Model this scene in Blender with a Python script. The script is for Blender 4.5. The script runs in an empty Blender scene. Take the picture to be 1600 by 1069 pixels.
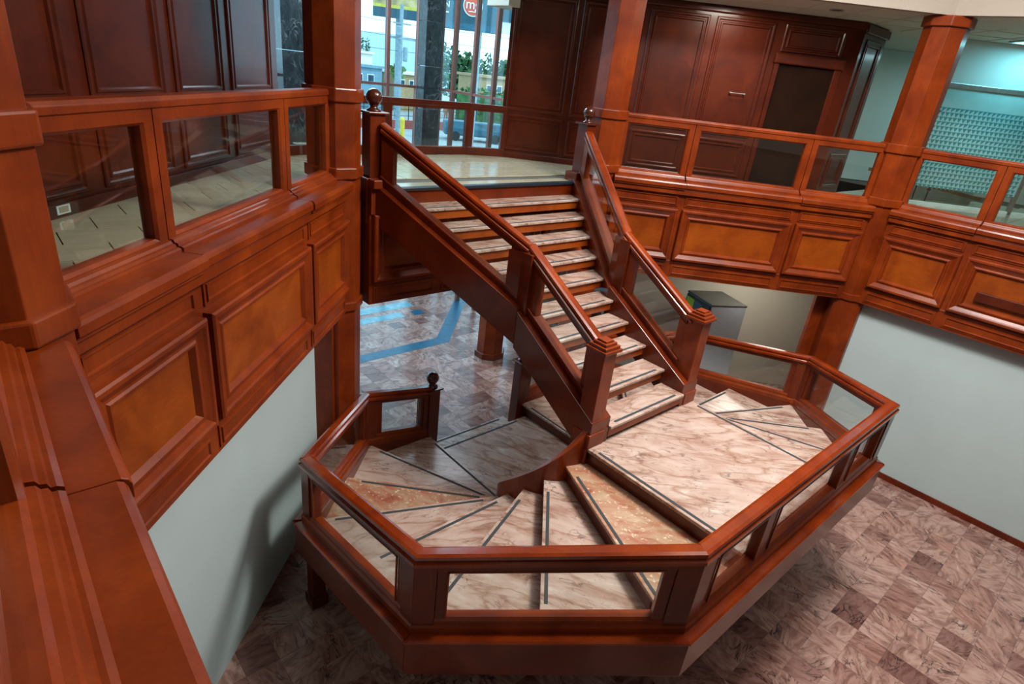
import bpy, math, random
from mathutils import Vector
random.seed(7)
S = bpy.context.scene
COL = S.collection
# ------------------------------------------------------------------ camera
PITCH, ROLL, HEAD = math.radians(24.287), math.radians(6.898), math.radians(43.864)
CAMPOS = Vector((-4.71, 0.0, 4.98))
fw = Vector((math.sin(HEAD)*math.cos(PITCH), math.cos(HEAD)*math.cos(PITCH), -math.sin(PITCH)))
rt = Vector((math.cos(HEAD), -math.sin(HEAD), 0)); up = rt.cross(fw)
cX = rt*math.cos(ROLL)+up*math.sin(ROLL); cY = up*math.cos(ROLL)-rt*math.sin(ROLL); cZ = -fw
cd = bpy.data.cameras.new('camera'); cam = bpy.data.objects.new('camera', cd); COL.objects.link(cam)
cd.sensor_fit = 'HORIZONTAL'; cd.sensor_width = 36; cd.lens = 924.3/1600*36; cd.clip_start = .02; cd.clip_end = 400
from mathutils import Matrix
cam.matrix_world = Matrix(((cX.x, cY.x, cZ.x, CAMPOS.x), (cX.y, cY.y, cZ.y, CAMPOS.y), (cX.z, cY.z, cZ.z, CAMPOS.z), (0, 0, 0, 1)))
S.camera = cam
# ------------------------------------------------------------------ light
S.view_settings.view_transform = 'Standard'; S.view_settings.look = 'None'
S.view_settings.exposure = 0.0; S.view_settings.gamma = 1.0; S.view_settings.use_curve_mapping = False
w = bpy.data.worlds.new('sky'); S.world = w; w.use_nodes = True
bg = w.node_tree.nodes['Background']; bg.inputs[0].default_value = (.62, .85, 1, 1); bg.inputs[1].default_value = 3.2
def area(name, loc, size, power, color=(1, 1, 1), to=(0, 0, -1), sy=None):
    l = bpy.data.lights.new(name, 'AREA'); l.energy = power; l.color = color; l.size = size
    if sy: l.shape = 'RECTANGLE'; l.size_y = sy
    o = bpy.data.objects.new(name, l); COL.objects.link(o); o.location = loc
    o.rotation_euler = Vector(to).to_track_quat('-Z', 'Y').to_euler(); return o
area('atrium_lamp', (.75, 1.5, 7.7), 1.4, 560, (1, .96, .91))
area('atrium_fill', (.3, 1.0, 8.2), 5.0, 290, (1, .96, .90))  # broad soft fill added to lift the whole atrium, not a cove fitting
area('entrance_fill', (0, 9.9, 7.9), 3.0, 520, (.60, .82, 1))  # added bluish fill, stands in for stronger daylight in the bay
area('entrance_fill', (.6, 6.9, 2.5), 1.2, 26, (.80, .90, 1))  # added low fill, brightens the ground floor behind the stairs
sun = bpy.data.lights.new('sun', 'SUN'); sun.energy = 2.6; sun.angle = .02; sun.color = (1, .95, .85)
so = bpy.data.objects.new('sun', sun); COL.objects.link(so); so.rotation_euler = (math.radians(38), 0, math.radians(35)); so.location = (0, 0, 30)

# ------------------------------------------------------------------ materials
MATS = {}
class N:
    def __init__(s, name):
        s.m = bpy.data.materials.new(name); s.m.use_nodes = True; s.t = s.m.node_tree
        s.b = s.t.nodes['Principled BSDF']; s.out = s.t.nodes['Material Output']; MATS[name] = s.m
    def n(s, typ, **kw):
        x = s.t.nodes.new(typ)
        for k, v in kw.items(): setattr(x, k, v)
        return x
    def l(s, a, b): s.t.links.new(a, b)
    def pos(s, scale=(1, 1, 1)):
        g = s.n('ShaderNodeNewGeometry'); v = s.n('ShaderNodeVectorMath', operation='MULTIPLY')
        v.inputs[1].default_value = scale; s.l(g.outputs['Position'], v.inputs[0]); return v.outputs[0]
    def noise(s, vec, scale, detail=4, rough=.55, dist=0):
        x = s.n('ShaderNodeTexNoise'); x.inputs['Scale'].default_value = scale; x.inputs['Detail'].default_value = detail
        x.inputs['Roughness'].default_value = rough; x.inputs['Distortion'].default_value = dist
        s.l(vec, x.inputs['Vector']); return x.outputs['Fac']
    def ramp(s, fac, stops):
        x = s.n('ShaderNodeValToRGB'); e = x.color_ramp.elements
        while len(e) < len(stops): e.new(.5)
        for i, (p, c) in enumerate(stops): e[i].position = p; e[i].color = (*c, 1) if len(c) == 3 else c
        s.l(fac, x.inputs[0]); return x.outputs[0]
    def mix(s, fac, a, b, mode='MIX'):
        x = s.n('ShaderNodeMix', data_type='RGBA', blend_type=mode)
        for v, i in ((fac, 0), (a, 6), (b, 7)):
            if isinstance(v, (int, float)): x.inputs[i].default_value = v
            elif isinstance(v, tuple): x.inputs[i].default_value = (*v, 1)
            else: s.l(v, x.inputs[i])
        return x.outputs[2]
    def bump(s, fac, strength, dist=.01):
        x = s.n('ShaderNodeBump'); x.inputs['Strength'].default_value = strength; x.inputs['Distance'].default_value = dist
        s.l(fac, x.inputs['Height']); s.l(x.outputs[0], s.b.inputs['Normal'])
    def set(s, col=None, rough=None, coat=None, spec=None, metal=None):
        if col is not None:
            if isinstance(col, tuple): s.b.inputs['Base Color'].default_value = (*col, 1)
            else: s.l(col, s.b.inputs['Base Color'])
        if rough is not None:
            if isinstance(rough, float): s.b.inputs['Roughness'].default_value = rough
            else: s.l(rough, s.b.inputs['Roughness'])
        if coat is not None: s.b.inputs['Coat Weight'].default_value = coat; s.b.inputs['Coat Roughness'].default_value = .12
        if spec is not None: s.b.inputs['Specular IOR Level'].default_value = spec
        if metal is not None: s.b.inputs['Metallic'].default_value = metal
        return s.m

def wood(name, dark, mid, light, grain=(14, 14, 1.2), rough=.36, coat=.18):
    n = N(name)
    a = n.noise(n.pos(), 2.2, 5, .6, .6); g = n.noise(n.pos(grain), 4.0, 4, .65)
    c = n.ramp(a, [(.3, dark), (.52, mid), (.75, light)])
    c = n.mix(.5, c, n.ramp(g, [(.3, (.62, .58, .55)), (.7, (1, 1, 1))]), 'MULTIPLY')
    n.set(c, rough, coat, .28)
    return n.m
wood('wood', (.125, .0155, .0018), (.20, .028, .0028), (.28, .046, .0045))
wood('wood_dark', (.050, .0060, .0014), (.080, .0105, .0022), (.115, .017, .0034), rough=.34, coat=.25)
wood('wood_board', (.080, .0095, .0016), (.125, .0155, .0024), (.17, .025, .0036), rough=.28, coat=.3)
wood('wood_panel', (.17, .026, .0020), (.265, .049, .0036), (.35, .075, .0056), grain=(2, 2, 14))

wood('wood_rail', (.13, .014, .0018), (.20, .026, .003), (.28, .043, .005), rough=.2, coat=.6)
def marble(name, cols, vein, cloud=1.6, veinamt=.75, rough=.16, tile=None, spots=None, seed=0.0, streak=False):
    n = N(name)
    g = n.n('ShaderNodeNewGeometry')
    oi = n.n('ShaderNodeObjectInfo')
    vec = g.outputs['Position']
    off = n.n('ShaderNodeVectorMath', operation='ADD')
    rnd = n.n('ShaderNodeTexWhiteNoise', noise_dimensions='3D')
    if tile:
        dv = n.n('ShaderNodeVectorMath', operation='DIVIDE'); dv.inputs[1].default_value = (tile[0], tile[1], 1000)
        n.l(vec, dv.inputs[0]); fl = n.n('ShaderNodeVectorMath', operation='FLOOR'); n.l(dv.outputs[0], fl.inputs[0]); n.l(fl.outputs[0], rnd.inputs['Vector'])
    else:
        cb = n.n('ShaderNodeCombineXYZ'); n.l(oi.outputs['Random'], cb.inputs[0]); cb.inputs[1].default_value = seed; n.l(cb.outputs[0], rnd.inputs['Vector'])
    sc = n.n('ShaderNodeVectorMath', operation='SCALE'); sc.inputs['Scale'].default_value = 17.0; n.l(rnd.outputs['Color'], sc.inputs[0])
    # rotate about Z by random, then offset
    rot = n.n('ShaderNodeVectorRotate', rotation_type='Z_AXIS'); n.l(vec, rot.inputs['Vector'])
    ml = n.n('ShaderNodeMath', operation='MULTIPLY'); ml.inputs[1].default_value = 6.28 if tile else 1.3; n.l(rnd.outputs['Value'], ml.inputs[0]); n.l(ml.outputs[0], rot.inputs['Angle'])
    n.l(rot.outputs[0], off.inputs[0]); n.l(sc.outputs[0], off.inputs[1]); v = off.outputs[0]
    st = n.n('ShaderNodeVectorMath', operation='MULTIPLY'); st.inputs[1].default_value = (1, 2.6, 1); n.l(v, st.inputs[0])
    c1 = n.noise(st.outputs[0], cloud, 6, .62, 1.1)
    col = n.ramp(c1, cols)
    # veins
    w = n.n('ShaderNodeTexNoise'); w.inputs['Scale'].default_value = 2.6; w.inputs['Detail'].default_value = 7; w.inputs['Distortion'].default_value = 1.6
    n.l(st.outputs[0], w.inputs['Vector'])
    ab = n.n('ShaderNodeMath', operation='SUBTRACT'); n.l(w.outputs['Fac'], ab.inputs[0]); ab.inputs[1].default_value = .5
    ab2 = n.n('ShaderNodeMath', operation='ABSOLUTE'); n.l(ab.outputs[0], ab2.inputs[0])
    vm = n.ramp(ab2.outputs[0], [(0, (1, 1, 1)), (.010, (.7, .7, .7)), (.03, (0, 0, 0))])
    patch = n.ramp(n.noise(v, 3.1, 3), [(.45, (0, 0, 0)), (.62, (1, 1, 1))])
    vm = n.mix(1.0, vm, patch, 'MULTIPLY')
    vf = n.n('ShaderNodeMath', operation='MULTIPLY'); vf.inputs[1].default_value = veinamt; n.l(vm, vf.inputs[0])
    col = n.mix(vf.outputs[0], col, vein)
    if streak:
        sk = n.n('ShaderNodeVectorMath', operation='MULTIPLY'); sk.inputs[1].default_value = (1, 3.4, 1); n.l(v, sk.inputs[0])
        f1 = n.n('ShaderNodeTexNoise'); f1.inputs['Scale'].default_value = 1.2; f1.inputs['Detail'].default_value = 4; f1.inputs['Distortion'].default_value = .6; n.l(sk.outputs[0], f1.inputs['Vector'])
        s1 = n.n('ShaderNodeMath', operation='SUBTRACT'); n.l(f1.outputs['Fac'], s1.inputs[0]); s1.inputs[1].default_value = .5
        s2 = n.n('ShaderNodeMath', operation='ABSOLUTE'); n.l(s1.outputs[0], s2.inputs[0])
        col = n.mix(1.0, col, n.ramp(s2.outputs[0], [(0, (.66, .55, .49)), (.014, (.80, .71, .66)), (.045, (1, 1, 1))]), 'MULTIPLY')
        col = n.mix(1.0, col, n.ramp(n.noise(v, 34, 3, .7), [(.28, (.55, .52, .5)), (.36, (1, 1, 1))]), 'MULTIPLY')
    if spots:
        sp = n.ramp(n.noise(v, 26, 4, .7, .5), [(.58, (0, 0, 0)), (.66, (1, 1, 1))]); 
        col = n.mix(sp, col, spots)
    if tile:
        tone = n.ramp(rnd.outputs['Value'], [(0, (.50, .38, .37)), (.12, (.62, .48, .46)), (.3, (.95, .80, .74)), (.5, (1, .96, .92)), (.8, (1.1, 1.06, 1.04)), (1, (.80, .66, .62))])
        col = n.mix(1.0, col, tone, 'MULTIPLY')
    n.set(col, rough, 0.0, .4); return n.m
PINK = [(.25, (.22, .125, .095)), (.38, (.33, .21, .165)), (.50, (.41, .295, .245)), (.62, (.45, .35, .30)), (.76, (.58, .51, .45))]
marble('marble_tread', PINK, (.10, .05, .04), 1.9, .8, .24, streak=True)
marble('marble_orange', [(.30, (.20, .050, .032)), (.42, (.30, .105, .06)), (.50, (.32, .165, .095)), (.62, (.36, .235, .15)), (.78, (.47, .37, .27))], (.20, .035, .022), 2.4, .5, .28, spots=(.58, .48, .36))
marble('floor_tile', [(.25, (.10, .048, .040)), (.42, (.235, .135, .113)), (.54, (.345, .22, .19)), (.66, (.385, .27, .235)), (.78, (.54, .43, .39))], (.022, .016, .018), 3.6, 1.0, .24, tile=(.29, .29))
marble('black_marble', [(.3, (.012, .016, .018)), (.55, (.03, .04, .043)), (.8, (.07, .085, .085))], (.25, .27, .26), 4, .5, .15)
n = N('blue_tile'); n.set(n.ramp(n.noise(n.pos((1, 1, 1)), 9, 4), [(.3, (.003, .055, .11)), (.7, (.008, .095, .17))]), .3)
n = N('light_blue_tile'); n.set(n.ramp(n.noise(n.pos(), 7, 5, .6, .8), [(.3, (.05, .20, .27)), (.6, (.14, .33, .40)), (.75, (.38, .50, .52))]), .25)
n = N('upper_tile'); n.set(n.mix(.5, n.ramp(n.noise(n.pos((1, 2.5, 1)), 2.0, 5, .6, .7), [(.25, (.40, .34, .22)), (.55, (.53, .47, .32)), (.8, (.62, .57, .42))]), (.46, .42, .29)), .14, .55)
n = N('grout'); n.set((.07, .06, .045), .8)
n = N('floor_grout'); n.set((.16, .10, .09), .5)
def wallpaint(name, col, var=.06, bump=.25):
    n = N(name); a = n.noise(n.pos(), 1.5, 3); f = n.noise(n.pos((60, 60, 220)), 1, 3, .7)
    lo = tuple(c*(1-var) for c in col); n.set(n.ramp(a, [(.3, lo), (.7, col)]), .75); n.bump(f, bump, .004); return n.m
wallpaint('white_wall', (.47, .57, .575)); wallpaint('cream_wall', (.60, .56, .46)); wallpaint('fascia', (.36, .31, .26)); wallpaint('ceiling', (.60, .60, .52)); wallpaint('teal_wall', (.60, .72, .70))
n = N('grip'); n.set(n.ramp(n.noise(n.pos(), 180, 2), [(.4, (.018, .022, .026)), (.7, (.05, .06, .065))]), .85)
n = N('dark_nosing'); n.set((.01, .018, .028), .35)
n = N('ball'); n.set(n.ramp(n.noise(n.pos(), 6, 4), [(.3, (.035, .007, .004)), (.7, (.07, .014, .007))]), .12, .6)
n = N('metal'); n.set(n.ramp(n.noise(n.pos(), 20, 2), [(.3, (.35, .35, .34)), (.7, (.5, .5, .48))]), .35, metal=.8)
n = N('mullion'); n.set(n.ramp(n.noise(n.pos((5, 5, 1)), 5, 3), [(.3, (.17, .065, .05)), (.7, (.24, .095, .07))]), .4)
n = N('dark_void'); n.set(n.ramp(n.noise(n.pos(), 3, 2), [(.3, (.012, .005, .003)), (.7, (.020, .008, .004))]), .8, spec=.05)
def flat(name, col, rough=.6, var=.18, scale=6):
    n = N(name); n.set(n.ramp(n.noise(n.pos(), scale, 4), [(.3, tuple(c*(1-var) for c in col)), (.7, tuple(min(1, c*(1+var)) for c in col))]), rough); return n.m
flat('cab_grey', (.30, .32, .35), .45, .05); flat('cab_top', (.055, .055, .05), .35); flat('black', (.01, .011, .012), .4); flat('screen_green', (.38, .62, .03), .3, .1); flat('screen_blue', (.03, .08, .13), .3)
flat('asphalt', (.30, .32, .33), .9); flat('grass', (.07, .16, .03), .9, .4, 2); flat('leaf', (.03, .11, .025), .8, .5, 1.5); flat('leaf_light', (.10, .20, .04), .8, .4, 2); flat('bark', (.12, .09, .06), .9)
flat('bld_blue', (.16, .30, .38), .7); flat('bld_white', (.75, .76, .74), .7); flat('bld_tan', (.40, .27, .14), .8); flat('bld_glass', (.02, .07, .10), .2); flat('pole_grey', (.20, .28, .32), .7)
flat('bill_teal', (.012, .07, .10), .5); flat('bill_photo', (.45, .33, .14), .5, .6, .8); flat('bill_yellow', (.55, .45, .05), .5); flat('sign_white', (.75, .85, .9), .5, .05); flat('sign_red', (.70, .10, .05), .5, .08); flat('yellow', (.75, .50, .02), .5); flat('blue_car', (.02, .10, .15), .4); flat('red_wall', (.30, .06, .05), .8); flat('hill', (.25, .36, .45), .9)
flat('film_pale', (.36, .60, .60), .5, .04); flat('film_dark', (.05, .26, .29), .5, .12); flat('deep_blue', (.012, .016, .25), .5, .05); flat('counter_wood', (.26, .13, .05), .4); flat('shop_floor', (.50, .56, .48), .3); flat('cloth_a', (.4, .12, .05)); flat('cloth_b', (.02, .03, .06)); flat('skin', (.45, .25, .17))
def glass(name, tint=(.93, .96, .95), refl=1.0, rough=.01):
    n = N(name); t = n.t; t.nodes.remove(n.b)
    tr = n.n('ShaderNodeBsdfTransparent'); tr.inputs[0].default_value = (*tint, 1)
    gl = n.n('ShaderNodeBsdfGlossy'); gl.inputs['Roughness'].default_value = rough; gl.inputs[0].default_value = (.95, .97, 1, 1)
    lw = n.n('ShaderNodeLayerWeight'); lw.inputs[0].default_value = .5
    pw_ = n.n('ShaderNodeMath', operation='POWER'); pw_.inputs[1].default_value = 5; n.l(lw.outputs['Facing'], pw_.inputs[0])
    m = n.n('ShaderNodeMath', operation='MULTIPLY_ADD'); m.inputs[1].default_value = .9*refl; m.inputs[2].default_value = .045*refl; n.l(pw_.outputs[0], m.inputs[0])
    mx = n.n('ShaderNodeMixShader'); n.l(m.outputs[0], mx.inputs[0]); n.l(tr.outputs[0], mx.inputs[1]); n.l(gl.outputs[0], mx.inputs[2]); n.l(mx.outputs[0], n.out.inputs[0])
glass('glass'); glass('window_glass', (.80, .93, .97), .8)
n = N('lamp_glow'); n.b.inputs['Emission Color'].default_value = (.25, .8, 1, 1); n.b.inputs['Emission Strength'].default_value = 6

# ------------------------------------------------------------------ mesh helpers
ORG = {}
class MB:
    def __init__(s): s.v = []; s.f = []
    def add(s, vs, fs):
        b = len(s.v); s.v += [tuple(x) for x in vs]; s.f += [tuple(b+i for i in f) for f in fs]; return s
    def hexa(s, p):   # 8 points: bottom 0-3 ccw, top 4-7
        return s.add(p, [(3, 2, 1, 0), (4, 5, 6, 7), (0, 1, 5, 4), (1, 2, 6, 5), (2, 3, 7, 6), (3, 0, 4, 7)])
    def box(s, x0, x1, y0, y1, z0, z1):
        return s.hexa([(x0, y0, z0), (x1, y0, z0), (x1, y1, z0), (x0, y1, z0), (x0, y0, z1), (x1, y0, z1), (x1, y1, z1), (x0, y1, z1)])
    def prism(s, pts, z0, z1):
        k = len(pts); a = sum(pts[i][0]*pts[(i+1) % k][1]-pts[(i+1) % k][0]*pts[i][1] for i in range(k))
        if a < 0: pts = pts[::-1]
        vs = [(x, y, z0) for x, y in pts]+[(x, y, z1) for x, y in pts]
        return s.add(vs, [tuple(range(k-1, -1, -1)), tuple(range(k, 2*k))]+[(i, (i+1) % k, k+(i+1) % k, k+i) for i in range(k)])
    def ext(s, A, B, zA, zB, prof, s0=0, s1=None, mA=0, mB=0):
        """extrude closed profile [(n,w)] from A to B; n = left normal of A->B, w = height above the sloped line"""
        A = Vector(A); B = Vector(B); L = (B-A).length; d = (B-A)/L; nn = Vector((-d.y, d.x))
        if s1 is None: s1 = L
        def P(u, n, w): q = A+d*u+nn*n; return (q.x, q.y, zA+(zB-zA)*u/L+w)
        k = len(prof); vs = [P(s0-n*mA, n, w) for n, w in prof]+[P(s1+n*mB, n, w) for n, w in prof]
        fs = [tuple(range(k)), tuple(range(2*k-1, k-1, -1))]+[(i, k+i, k+(i+1) % k, (i+1) % k) for i in range(k)]
        a = sum(prof[i][0]*prof[(i+1) % k][1]-prof[(i+1) % k][0]*prof[i][1] for i in range(k))
        if a > 0: fs = [f[::-1] for f in fs]
        return s.add(vs, fs)
    def lathe(s, c, prof, seg=20):
        vs = []; fs = []
        for r, z in prof:
            for i in range(seg): vs.append((c[0]+r*math.cos(2*math.pi*i/seg), c[1]+r*math.sin(2*math.pi*i/seg), c[2]+z))
        for j in range(len(prof)-1):
            for i in range(seg): fs.append((j*seg+i, j*seg+(i+1) % seg, (j+1)*seg+(i+1) % seg, (j+1)*seg+i))
        fs.append(tuple(range(seg-1, -1, -1))); fs.append(tuple(range((len(prof)-1)*seg, len(prof)*seg)))
        return s.add(vs, fs)
    def sphere(s, c, r, seg=20, rings=12, sz=1.0):
        return s.lathe(c, [(max(r*math.sin(math.pi*j/rings), .0005), -r*sz*math.cos(math.pi*j/rings)) for j in range(rings+1)], seg)
    def tube(s, a, b, r, seg=8, r2=None):
        a = Vector(a); b = Vector(b); d = (b-a).normalized(); x = d.orthogonal().normalized(); y = d.cross(x); r2 = r if r2 is None else r2
        vs = [a+(x*math.cos(2*math.pi*i/seg)+y*math.sin(2*math.pi*i/seg))*r for i in range(seg)]+[b+(x*math.cos(2*math.pi*i/seg)+y*math.sin(2*math.pi*i/seg))*r2 for i in range(seg)]
        return s.add(vs, [tuple(range(seg-1, -1, -1)), tuple(range(seg, 2*seg))]+[(i, (i+1) % seg, seg+(i+1) % seg, seg+i) for i in range(seg)])
    def ring(s, F, t0, t1, z0, z1, prof, k, fill=True, back=False):
        """mitred picture-frame: prof [(inset, proud)] on wall frame F at depth k (proud = towards the room)"""
        b = len(s.v)
        for i, d in prof:
            s.v += [tuple(F(t, k-d, z)) for t, z in ((t0+i, z0+i), (t1-i, z0+i), (t1-i, z1-i), (t0+i, z1-i))]
        m = len(prof)
        for j in range(m if back else m-1):
            j2 = (j+1) % m
            for q in range(4):
                s.f.append((b+4*j+q, b+4*j+(q+1) % 4, b+4*j2+(q+1) % 4, b+4*j2+q))
        if fill: s.f.append((b+4*m-4, b+4*m-3, b+4*m-2, b+4*m-1))
        return s
    def wbox(s, F, t0, t1, k0, k1, z0, z1):
        return s.hexa([F(t0, k0, z0), F(t1, k0, z0), F(t1, k1, z0), F(t0, k1, z0), F(t0, k0, z1), F(t1, k0, z1), F(t1, k1, z1), F(t0, k1, z1)])
    def mx(s):
        s.v = [(-x, y, z) for x, y, z in s.v]; s.f = [f[::-1] for f in s.f]; return s
    def build(s, name, mat, parent=None, bevel=0, smooth=False, fix=True):
        me = bpy.data.meshes.new(name); o0 = ORG.get(parent, (0, 0, 0)) if parent else None
        own = (0, 0, 0)
        if parent is None and s.v:
            xs, ys, zs = zip(*s.v); own = ((min(xs)+max(xs))/2, (min(ys)+max(ys))/2, min(zs))
        base = o0 if parent else own
        me.from_pydata([(x-base[0], y-base[1], z-base[2]) for x, y, z in s.v], [], s.f)
        if fix:
            import bmesh
            bm = bmesh.new(); bm.from_mesh(me); bmesh.ops.recalc_face_normals(bm, faces=bm.faces); bm.to_mesh(me); bm.free()
        me.materials.append(MATS[mat]); o = bpy.data.objects.new(name, me); COL.objects.link(o)
        if parent: o.parent = parent; ORG[o] = o0
        else: o.location = own; ORG[o] = own
        if smooth:
            for p in me.polygons: p.use_smooth = True
        if bevel:
            md = o.modifiers.new('bevel', 'BEVEL'); md.width = bevel; md.segments = 2; md.limit_method = 'ANGLE'; md.angle_limit = .6
        return o
def thing(name, loc, label, cat, group=None):
    o = bpy.data.objects.new(name, None); COL.objects.link(o); o.location = loc; ORG[o] = tuple(loc); o.empty_display_size = .2
    return tag(o, label, cat, group)
def tag(o, label=None, cat=None, group=None, kind=None):
    for k, v in (('label', label), ('category', cat), ('group', group), ('kind', kind)):
        if v: o[k] = v
    return o
def struct(o, label=None, cat=None): return tag(o, label, cat, None, 'structure')
CTR = (0, .80)
def frame(nx, ny):
    l = math.hypot(nx, ny); nx /= l; ny /= l
    return lambda t, k, z: (CTR[0]+nx*k+ny*t, CTR[1]+ny*k-nx*t, z)
LW, RW, R2, CW, SW = frame(-1, 1), frame(1, 1), frame(1, 0), frame(-1, 0), frame(0, 1)
M = 3.74; RISE = .17; LAND = 1.87; CEIL = 6.2
T225 = math.tan(math.radians(22.5))

# ================================================================== SETTING
# ---- ground floor
fl = struct(MB().box(-9, 10.8, -7.5, 12.2, -.2, -.006).build('floor', 'floor_grout'), 'polished pink marble tile floor of the ground level', 'floor')
def proj(p):
    d = Vector(p)-CAMPOS; z = d.dot(fw)
    if z < .1: return None
    return 800+924.3*d.dot(cX)/z, 534.5-924.3*d.dot(cY)/z, z
def inoct(x, y, a):
    x = abs(x)
    if x < .85: return 3.3-a < y < 5.4
    dx, dy = x-.85, y-3.3
    return max(abs(dx), abs(dy), (abs(dx)+abs(dy))/1.4142) < a
TS = .29; cand = []
for i in range(-17, 24):
    for j in range(-8, 40):
        x, y = (i+.5)*TS, (j+.5)*TS
        if (x > 4.8 and y < 3.2) or (y-x > 7.95 and y < 6.2 and x < -2.1) or x < -4.7: continue
        if y > 11.5: continue
        p = proj((x, y, 0))
        if not p or not (-60 < p[0] < 1660 and -60 < p[1] < 1130): cand.append((1e9, x, y)); continue
        f = (CAMPOS.z-1.5)/CAMPOS.z; hx, hy = CAMPOS.x+(x-CAMPOS.x)*f, CAMPOS.y+(y-CAMPOS.y)*f
        cand.append((p[2]+(1000 if inoct(hx, hy, 2.1) else 0), x, y))
cand.sort()
tm = None; rest = MB(); h = TS/2-.0012
for q, (dist, x, y) in enumerate(cand):
    if q < 300:
        if tm is None:
            o = MB().box(-h, h, -h, h, -.012, 0).build('tile', 'floor_tile', fl); tm = o.data
            tm.transform(Matrix.Translation(Vector(ORG[fl])))
        else:
            o = bpy.data.objects.new('tile', tm); COL.objects.link(o); o.parent = fl
        o.location = (x-ORG[fl][0], y-ORG[fl][1], -ORG[fl][2])
    else: rest.box(x-h, x+h, y-h, y+h, -.012, 0)
tag(rest.build('tile_field', 'floor_tile', fl, fix=False), kind='stuff')
def strip(pts, w, mat, name, m0=0, m1=0):
    for a, b in zip(pts[:-1], pts[1:]):
        L = (Vector(b)-Vector(a)).length; k = max(1, round(L/.27))
        for q in range(k):
            MB().ext(a, b, 0, 0, [(0, -.004), (w, -.004), (w, .002), (0, .002)], q*L/k+.001, (q+1)*L/k-.001, m0 if q == 0 else 0, m1 if q == k-1 else 0).build(name, mat, fl)
strip([(-3.5, 8.56), (1.79, 8.56)], .27, 'blue_tile', 'blue_tile', 0, -T225)
strip([(1.79, 8.56), (3.6, 10.37)], .27, 'blue_tile', 'blue_tile', -T225, 0)
strip([(-.6, 10.05), (1.7, 10.05)], .26, 'light_blue_tile', 'pale_blue_tile')
strip([(1.93, 10.02), (2.2, 10.02)], .24, 'blue_tile', 'blue_tile')
strip([(.5, 10.5), (2.2, 10.5)], .3, 'light_blue_tile', 'pale_blue_tile')
# ---- shell
def wall(name, mat, *b, label=None): return struct(MB().box(*b).build(name, mat), label)
wall('wall_west', 'cream_wall', -9.2, -9, -7.7, 8.4, 0, 8.6); wall('wall_south', 'cream_wall', -9.2, 11, -7.7, -7.5, 0, 8.6)
wall('wall_east', 'cream_wall', 10.8, 11, -7.5, 8.4, 0, 8.6)
wall('wall_north_a', 'cream_wall', -9.2, -3.45, 8.4, 8.6, 0, 8.6); wall('wall_north_b', 'cream_wall', 3.45, 11, 8.4, 8.6, 0, 8.6)
struct(MB().box(-9.2, 11, -7.7, 12.4, 8.6, 8.8).build('ceiling_roof', 'ceiling'))
# recessed plaster walls under the balcony
struct(MB().wbox(LW, -2.1, 1.95, 4.97, 5.12, 0, 2.6).build('wall_left', 'white_wall'), 'pale plaster wall below the left balcony', 'wall')
struct(MB().wbox(R2, -1.95, 2.3, 4.82, 4.97, 0, 2.6).build('wall_right', 'white_wall'), 'pale plaster wall below the right balcony', 'wall')
struct(MB().wbox(CW, -2.3, 1.95, 4.97, 5.12, 0, 2.6).build('wall_near', 'white_wall'))
struct(MB().wbox(RW, -1.2, 4.0, 6.75, 6.9, 0, 2.6).build('wall_back_lower', 'cream_wall'))
struct(MB().wbox(R2, -1.95, 2.3, 4.795, 4.82, 0, .09).build('baseboard_right', 'wood_board', bevel=.004))
struct(MB().wbox(LW, 1.7, 1.78, 4.78, 5.0, 0, 2.55).build('trim_1', 'wood'))
struct(MB().wbox(RW, 1.60, 1.86, 4.93, 5.03, 0, 2.55).build('trim_2', 'wood', bevel=.01))
# ---- upper floor slabs (ring around the octagonal void) and soffits
def oct_pt(k, i):  # vertex i of octagon with apothem k
    a = math.radians(22.5+45*i); r = k/math.cos(math.radians(22.5)); return (CTR[0]+r*math.cos(a), CTR[1]+r*math.sin(a))
def ringslab(k0, k1, z0, z1):
    m = MB()
    for i in range(8):
        a, b, c_, d = oct_pt(k0, i), oct_pt(k0, i+1), oct_pt(k1, i+1), oct_pt(k1, i)
        m.hexa([(*a, z0), (*b, z0), (*c_, z0), (*d, z0), (*a, z1), (*b, z1), (*c_, z1), (*d, z1)])
    return m
up_fl = ringslab(4.86, 6.9, 2.56, 3.725)
up_fl.box(5.5, 10.8, -4, 6.5, 3.3, 3.725); up_fl.box(-9, -6, -4, 5, 3.3, 3.725); up_fl.box(5.4, 8.6, 3.0, 8.4, 3.3, 3.725)
up_fl = struct(up_fl.build('floor_upper', 'grout'), 'cream tiled floor of the upper level', 'floor')
um = None
def in_up(x, y):
    dx, dy = x, y-.8
    dd = (-dx+dy)/1.4142; de = (dx+dy)/1.4142
    if dy >= 5.13 and abs(dx) < 4 and dd < 6.3 and de < 6.3 and dy < 6.98: return True
    if dd >= 4.9 and dd < 6.25 and dx < 0: return True
    if dx >= 4.95 and -2.6 < dy < 3.2 and de < 7.8: return True
    return False
for j in range(-8, 26):
    for i in range(-14, 24):
        x = (i+.5+(.5 if j % 2 else 0))*.46; y = (j+.5)*.335
        if not in_up(x, y): continue
        if um is None:
            o = MB().box(-.226, .226, -.1635, .1635, -.012, .0).build('tile', 'upper_tile', up_fl); um = o.data; um.transform(Matrix.Translation(Vector(ORG[up_fl])))
        else:
            o = bpy.data.objects.new('tile', um); COL.objects.link(o); o.parent = up_fl
        o.location = (x-ORG[up_fl][0], y-ORG[up_fl][1], M-ORG[up_fl][2])
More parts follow.
